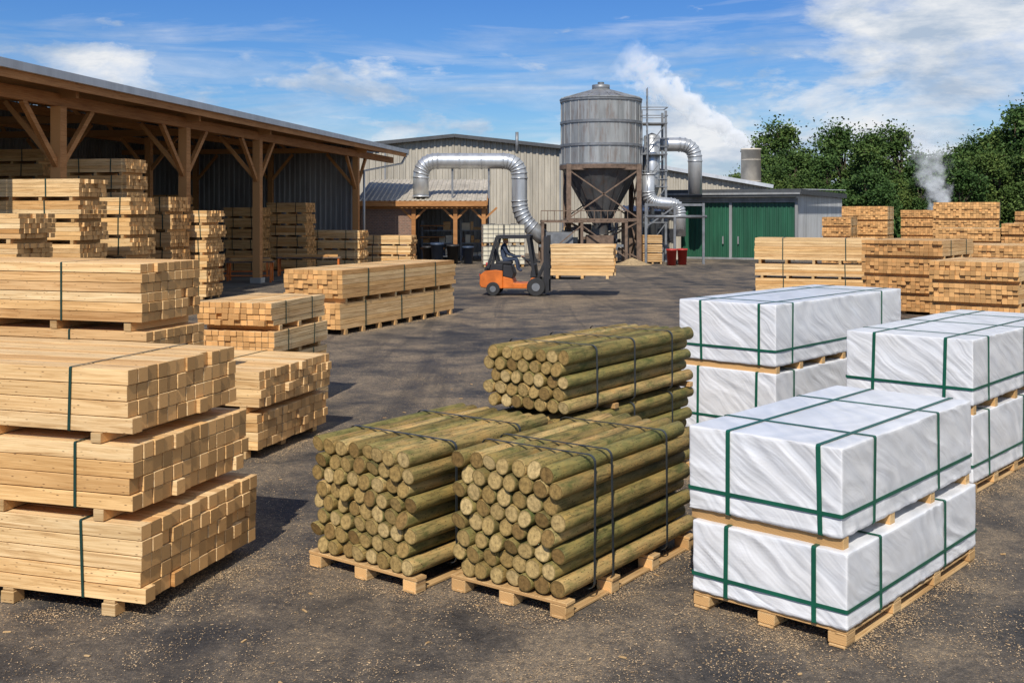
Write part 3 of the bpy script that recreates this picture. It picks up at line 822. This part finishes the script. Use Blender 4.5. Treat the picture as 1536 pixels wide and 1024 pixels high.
# ------------------------------------------------------------------ forklift
fk=empty('forklift',(.22,39.3,0),math.radians(-7))
m=MB()
def prism(m,prof,y0,y1,mi):
    b=len(m.v); n=len(prof)
    for y in (y0,y1):
        for (x,z) in prof: m.v.append((x,y,z))
    m.face([b+i for i in range(n)],mi,.5); m.face([b+n+i for i in range(n)][::-1],mi,.5)
    for i in range(n): m.face([b+i,b+n+i,b+n+(i+1)%n,b+(i+1)%n],mi,.5)
prism(m,[(-1.35,.42),(-1.3,.3),(-.95,.26),(-.5,.26),(-.5,.90),(-.75,.94),(-1.15,.9),(-1.33,.75)],-.56,.56,0)
prism(m,[(-.5,.26),(.55,.26),(.75,.45),(.72,.66),(.55,.66),(.42,.46),(-.1,.46),(-.15,.62),(-.5,.70)],-.54,.54,0)
prism(m,[(-.5,.702),(-.15,.622),(-.1,.80),(-.2,1.1),(-.5,1.12)],-.5,.5,1)
prism(m,[(-1.2,.905),(-.5,.905),(-.5,1.14),(-.85,1.15),(-1.15,1.05)],-.47,.47,1)
prism(m,[(.5,.66),(.72,.66),(.66,1.15),(.58,1.15)],-.5,.5,1)
m.box(-.75,-.2,-.26,.26,1.13,1.24,1); m.beam((-.72,0,1.15),(-.85,0,1.7),.5,.12,1)
m.beam((.55,0,1.0),(.28,0,1.32),.06,.06,1); m.tube([(.25,0,1.30),(.28,0,1.34)],.17,14,1)
m.obj('body',[ORANGE,BLACK],fk,bevel=.03)
m=MB()
for y in (-.5,.5):
    m.beam((-1.05,y,1.0),(-.72,y,2.12),.09,.11,0); m.beam((.66,y,.7),(.42,y,2.12),.09,.11,0); m.beam((-.75,y,2.13),(.5,y,2.13),.08,.1,0)
for i in range(8): x=-.7+i*.16; m.beam((x,-.5,2.14),(x,.5,2.14),.05,.04,0)
m.box(-.78,.5,-.53,.53,2.185,2.2,0)
for y in (-.33,.33):
    m.box(.98,1.1,y-.07,y+.07,.1,2.15,0); m.box(1.1,1.18,y-.04,y+.04,.12,2.2,0)
for z in (.35,1.2,2.1): m.box(1.0,1.08,-.33,.33,z-.05,z+.05,0)
m.tube([(1.0,0,.2),(1.0,0,1.9)],.05,8,0)
m.box(1.18,1.24,-.5,.5,.62,.72,0); m.box(1.18,1.24,-.5,.5,1.0,1.1,0)
for y in (-.45,-.15,.15,.45): m.box(1.2,1.235,y-.02,y+.02,.6,1.5,0)
m.box(1.2,1.235,-.48,.48,1.48,1.53,0)
for y in (-.28,.28): m.box(1.22,2.4,y-.06,y+.06,.60,.645,0); m.box(1.24,1.28,y-.06,y+.06,.6,1.1,0)
m.beam((.7,.3,.5),(1.0,.3,1.2),.08,.08,0); m.beam((.7,-.3,.5),(1.0,-.3,1.2),.08,.08,0)
m.obj('guard_and_mast',[BLACK],fk)
m=MB()
for (x,r) in ((-.85,.25),(.72,.33)):
    for y in (-.5,.5):
        s=.11; m.tube([(x,y-s,r),(x,y-s+.02,r),(x,y+s-.02,r),(x,y+s,r)],[r*.93,r,r,r*.93],24,0); m.tube([(x,y-s-.015,r),(x,y+s+.015,r)],r*.45,16,1)
m.obj('wheels',[RUBBER,GREYST],fk)
m=MB(); m.tube([(-1.1,-.35,1.05),(-1.1,-.35,1.2)],.05,8,0); m.box(-1.36,-1.34,-.5,-.36,.7,.8,0); m.box(-1.36,-1.34,.36,.5,.7,.8,0); m.obj('lights',[REDP],fk)
lb=MB()
for k in range(9):
    for j in range(8): lb.box(1.27+R.gauss(0,.01),3.55+R.gauss(0,.03),-.6+j*.15,-.6+j*.15+.143,.76+k*.125,.76+k*.125+.113,0)
for x in (1.5,2.4,3.3): lb.box(x-.05,x+.05,-.62,.62,.648,.757,0)
lb.obj('load_of_lumber',[LUM],fk)
CLOTH=m_plain('work_clothes',(.03,.045,.08),.9); SKIN=m_plain('skin',(.45,.25,.17),.6); HAT=m_plain('hard_hat',(.7,.45,.03),.4)
def skin_body(name,verts,edges,rad,mat,parent):
    me=bpy.data.meshes.new(name); me.from_pydata(verts,edges,[]); o=bpy.data.objects.new(name,me); COL.objects.link(o); o.parent=parent
    md=o.modifiers.new('skin','SKIN')
    for i,sv in enumerate(me.skin_vertices[0].data):
        sv.radius=(rad[i],rad[i]); sv.use_root=(i==0)
    sd_=o.modifiers.new('sub','SUBSURF'); sd_.levels=1; sd_.render_levels=2; me.materials.append(mat); return o
dr=empty('forklift_driver',(0,0,0)); dr.location=fk.location; dr.rotation_euler=fk.rotation_euler
vs=[(-.5,0,1.33),(-.53,0,1.5),(-.53,0,1.68),(-.5,0,1.84),(-.49,0,1.9),
 (-.48,-.1,1.3),(-.05,-.14,1.33),(.02,-.14,.95),(.15,-.14,.88),
 (-.48,.1,1.3),(-.05,.14,1.33),(.02,.14,.95),(.15,.14,.88),
 (-.5,-.19,1.77),(-.36,-.27,1.52),(-.1,-.18,1.42),(.12,-.12,1.42),
 (-.5,.19,1.77),(-.36,.27,1.52),(-.1,.18,1.42),(.12,.12,1.42)]
es=[(0,1),(1,2),(2,3),(3,4),(0,5),(5,6),(6,7),(7,8),(0,9),(9,10),(10,11),(11,12),(3,13),(13,14),(14,15),(15,16),(3,17),(17,18),(18,19),(19,20)]
rd=[.13,.13,.15,.1,.055,.09,.075,.05,.045,.09,.075,.05,.045,.065,.05,.04,.035,.065,.05,.04,.035]
try:
    skin_body('body',vs,es,rd,CLOTH,dr)
except Exception as ex: print('skin',ex)
m=MB()
def ell(m,c,r,mi,n=14,k=9,z0=-1):
    b=len(m.v)
    for i in range(k+1):
        p=math.pi*i/k
        for j in range(n):
            t=2*math.pi*j/n; m.v.append((c[0]+r[0]*math.sin(p)*math.cos(t),c[1]+r[1]*math.sin(p)*math.sin(t),c[2]+max(z0,math.cos(p))*r[2]))
    for i in range(k):
        for j in range(n): j2=(j+1)%n; m.face([b+i*n+j,b+(i+1)*n+j,b+(i+1)*n+j2,b+i*n+j2],mi,.5,True)
ell(m,(-.46,0,1.98),(.1,.078,.12),0); ell(m,(-.36,0,1.97),(.02,.015,.025),0); ell(m,(-.47,0,2.02),(.125,.1,.085),1,z0=0)
for y in (-.08,.08): ell(m,(-.46,y,1.97),(.02,.01,.03),0)
for s in (-1,1):
    ell(m,(.15,s*.12,1.42),(.045,.035,.02),0,8,6)
    for k in range(4): m.tube([(.17,s*.12-.03+k*.02,1.425),(.225-.006*abs(k-1.5),s*.12-.03+k*.02,1.42),(.235,s*.12-.03+k*.02,1.395)],.009,6,0)
    m.tube([(.14,s*.12-s*.03,1.42),(.18,s*.12-s*.055,1.41)],.01,6,0)
m.obj('head_and_hands',[SKIN,HAT],dr)

# ------------------------------------------------------------------ trees
t=NT('foliage'); r=t.attr()
cc=t.ramp(r,(0,(.024,.048,.014)),(.5,(.060,.105,.027)),(1,(.12,.165,.050)))
oi=t.n('ShaderNodeObjectInfo'); cc=t.mix(.9,cc,t.ramp(oi.outputs['Random'],(0,(.62,.82,.72)),(1,(1.3,1.2,.95))),'MULTIPLY')
t.col(cc); t.set(.7,0,.2); LEAF=t.mat
BARK=m_plain('bark',(.10,.075,.05),.95,0,.4,4)
def tree_mesh(seed,H):
    rr=random.Random(seed); m=MB()
    tw=.03*H
    m.tube([(0,0,0),(.1,.05,H*.25),(.0,.1,H*.5),(.1,0,H*.8)],[tw,tw*.8,tw*.55,tw*.15],8,1)
    lobes=[]
    for i in range(26):
        z=H*rr.uniform(.22,.95); sp=.27*H*math.sin(math.pi*min(1,(z/H-.10)/.95))**.7
        a=rr.random()*6.28; d=sp*rr.uniform(.3,1.1); c=(d*math.cos(a),d*math.sin(a),z); q=H*rr.uniform(.045,.12)
        lobes.append((c,q)); m.tube([(0,0,z*.6),(c[0]*.5,c[1]*.5,z*.8),c],[tw*.4,tw*.25,tw*.08],6,1)
    lobes.append(((0,0,H*.92),H*.07))
    for c,q in lobes:
        base=rr.random()
        for i in range(360):
            d=V((rr.gauss(0,1),rr.gauss(0,1),rr.gauss(0,1))).normalized()*q*(rr.uniform(.4,1.15) if rr.random()<.82 else rr.uniform(1.1,1.75))
            d*=1+.45*noise.noise(d.normalized()*1.9+V(c))
            p=V(c)+V((d.x*1.15,d.y*1.15,d.z*.95)); s=rr.uniform(.07,.19)
            a=V((rr.gauss(0,1),rr.gauss(0,1),rr.gauss(0,.7))).normalized(); b=a.cross(V((rr.gauss(0,1),rr.gauss(0,1),rr.gauss(0,1)))).normalized()
            k=len(m.v)
            for u,w in ((-1,-.2),(0,-.7),(1,.1),(.1,.8)): m.v.append(tuple(p+a*s*u+b*s*w))
            m.face([k,k+1,k+2,k+3],0,min(1,max(0,base*.5+.5*rr.random())))
    return m.obj('crown',[LEAF,BARK])
protos=[]
for i,H in enumerate((10,9,11.5,8.5)):
    o=tree_mesh(40+i,H); protos.append(o.data); bpy.data.objects.remove(o)
tl=empty('distant_treeline',(0,0,0))
def addtree(x,y,s,i=None):
    me=protos[R.randrange(4) if i is None else i]
    o=bpy.data.objects.new('tree',me); COL.objects.link(o); o.parent=tl; o.location=(x,y,-.3); o.rotation_euler=(0,0,R.random()*6.28); k=s*R.uniform(.92,1.08)
    o.scale=(k*1.05,k*1.05,k*1.03)
for i in range(88):
    row=i%3; u=.17+ .52*(i/88.)+R.uniform(-.006,.006); y=112+row*10+R.uniform(-3,3)
    s=.80+ .10*row
    if u>.40: s*=1.0+ (u-.40)*4.0
    if u<.23: s*=.80
    addtree(u*y,y,s*R.uniform(.74,1.22))
for i in range(14): addtree(-20-i*6+R.uniform(-2,2),125,.8)
m=MB()
for i in range(7000):
    u=R.uniform(.18,.70); y=R.uniform(107,112); x=u*y; z=R.random()**.8*(2.2+1.6*noise.noise(V((x*.3,0,0)))); s=R.uniform(.15,.35)
    a=V((R.gauss(0,1),R.gauss(0,1),R.gauss(0,1))).normalized(); b=a.cross(V((R.gauss(0,1),R.gauss(0,1),R.gauss(0,1)))).normalized(); k=len(m.v); p=V((x,y,z))
    for q,w in ((-1,-.2),(0,-.7),(1,.1),(.1,.8)): m.v.append(tuple(p+a*s*q+b*s*w))
    m.face([k,k+1,k+2,k+3],0,R.random()*.7)
m.obj('hedgerow',[LEAF])

# ------------------------------------------------------------------ steam
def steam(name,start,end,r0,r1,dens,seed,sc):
    S=V(start);E_=V(end); d=E_-S; L=d.length; d.normalize()
    t=NT(name+'_vapour'); t.t.nodes.remove(t.b)
    x,y,z=t.xyz()
    tc=t.n('ShaderNodeTexCoord')
    mp=t.n('ShaderNodeMapping'); t.l(tc.outputs['Object'],mp.inputs[0]); mp.inputs['Location'].default_value=(seed,seed,0)
    n=t.noise(mp.outputs[0],sc,3,.6,0)
    rad=t.math('SQRT',t.math('ADD',t.math('MULTIPLY',y,y),t.math('MULTIPLY',z,z)))
    tt=t.math('DIVIDE',x,L)
    RR=t.math('ADD',r0,t.math('MULTIPLY',tt,r1-r0))
    q=t.math('DIVIDE',rad,RR)
    f=t.math('SUBTRACT',1.,t.math('MULTIPLY',q,q))
    f=t.math('ADD',f,t.math('MULTIPLY',t.math('SUBTRACT',n,.54),5.5))
    f=t.math('MULTIPLY',f,1.4,clamp=True)
    fade=t.math('POWER',t.math('SUBTRACT',1.,tt,clamp=True),1.0)
    edge=t.math('MULTIPLY',t.math('SUBTRACT',1.35,q),4.,clamp=True)
    de=t.math('MULTIPLY',t.math('MULTIPLY',t.math('MULTIPLY',f,fade),edge),dens)
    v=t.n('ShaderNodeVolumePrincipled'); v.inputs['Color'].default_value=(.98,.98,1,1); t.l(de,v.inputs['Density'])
    v.inputs['Emission Color'].default_value=(.9,.95,1,1); t.l(t.math('MULTIPLY',de,.38),v.inputs['Emission Strength'])  # added glow stands in for light scattered many times inside the vapour
    t.l(v.outputs[0],t.o.inputs['Volume'])
    m=MB(); m.tube([(0,0,0),(L,0,0)],[r0*1.45,r1*1.4],12,0,sm=False)
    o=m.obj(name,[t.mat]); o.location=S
    y_=V((0,1,0)); z_=d.cross(y_).normalized()
    o.rotation_euler=Matrix(((d.x,y_.x,z_.x),(d.y,y_.y,z_.y),(d.z,y_.z,z_.z))).to_euler()
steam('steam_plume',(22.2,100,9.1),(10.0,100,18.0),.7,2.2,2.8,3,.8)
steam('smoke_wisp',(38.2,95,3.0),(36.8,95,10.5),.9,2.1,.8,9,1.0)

# ------------------------------------------------------------------ world & sun
az=math.radians(190); el=math.radians(45)
sd=V((math.sin(az)*math.cos(el),math.cos(az)*math.cos(el),math.sin(el)))
sun=bpy.data.lights.new('sun','SUN'); sun.energy=4.9; sun.angle=math.radians(.5); sun.color=(1,.93,.83)
so=bpy.data.objects.new('sun',sun); COL.objects.link(so); so.rotation_euler=sd.to_track_quat('Z','Y').to_euler(); so.location=(0,-20,40)
w=bpy.data.worlds.new('World'); scene.world=w; w.use_nodes=True; nt=w.node_tree
class WT(NT):
    def __init__(s): s.t=nt
t=WT(); bg=nt.nodes['Background']; bg.inputs['Strength'].default_value=.1
sky=t.n('ShaderNodeTexSky',sky_type='NISHITA'); sky.sun_disc=False; sky.sun_elevation=el; sky.sun_rotation=az; sky.dust_density=.6; sky.ozone_density=2.0; sky.air_density=1.0
x,y,z=t.xyz('Generated'); tc=t.n('ShaderNodeTexCoord')
def mp(scale,loc=(0,0,0)):
    q=t.n('ShaderNodeMapping'); t.l(tc.outputs['Generated'],q.inputs[0]); q.inputs['Scale'].default_value=scale; q.inputs['Location'].default_value=loc; return q.outputs[0]
n1=t.noise(mp((6,6,15),(1.3,0,.4)),1,10,.6,.2)
n2=t.noise(mp((3.5,3.5,34),(4,2,1)),1,8,.62,.6)
n4=t.noise(mp((8,8,26),(2.1,5,3)),1,9,.6,.3)
right=t.math('MULTIPLY',t.math('ADD',x,-.02),3.5,clamp=True)
bias=t.math('MULTIPLY',right,.13)
hi=t.math('MULTIPLY',t.math('MULTIPLY',t.math('SUBTRACT',z,.135,clamp=True),4.5),t.math('SUBTRACT',1.,right))
c1=t.math('SUBTRACT',t.math('ADD',n1,bias),hi)
cum=t.ramp(c1,(.52,0.),(.58,.6),(.68,1.))
c3=t.math('SUBTRACT',n4,hi); sm_=t.ramp(c3,(.53,0.),(.66,.75))
c2=t.math('SUBTRACT',n2,hi); wis=t.ramp(c2,(.38,0.),(.64,.55))
cov=t.math('MAXIMUM',t.math('MAXIMUM',cum,wis),sm_)
n3=t.noise(mp((9,9,26),(1.3,0,.62)),1,9,.62,.2)
ccol=t.mix(t.ramp(n3,(.40,0.),(.60,1.)),(4.3,5.3,6.7),(8.4,8.6,8.9))
tint=t.mix(1,sky.outputs[0],t.ramp(z,(0,(.80,.95,1.12)),(.10,(.46,.74,1.08)),(.20,(.34,.63,1.08))),'MULTIPLY')
out=t.mix(cov,tint,ccol)
t.l(out,bg.inputs[0])

# ------------------------------------------------------------------ camera
cam=bpy.data.cameras.new('camera'); co=bpy.data.objects.new('camera',cam); COL.objects.link(co)
co.location=(0,0,3.0); co.rotation_euler=(math.radians(90),0,0)
cam.sensor_width=36; cam.lens=1600/1536*36; cam.shift_y=-192/1536; cam.clip_end=5000; cam.clip_start=.1
scene.camera=co
scene.view_settings.view_transform='Standard'; scene.view_settings.look='None'; scene.view_settings.exposure=0
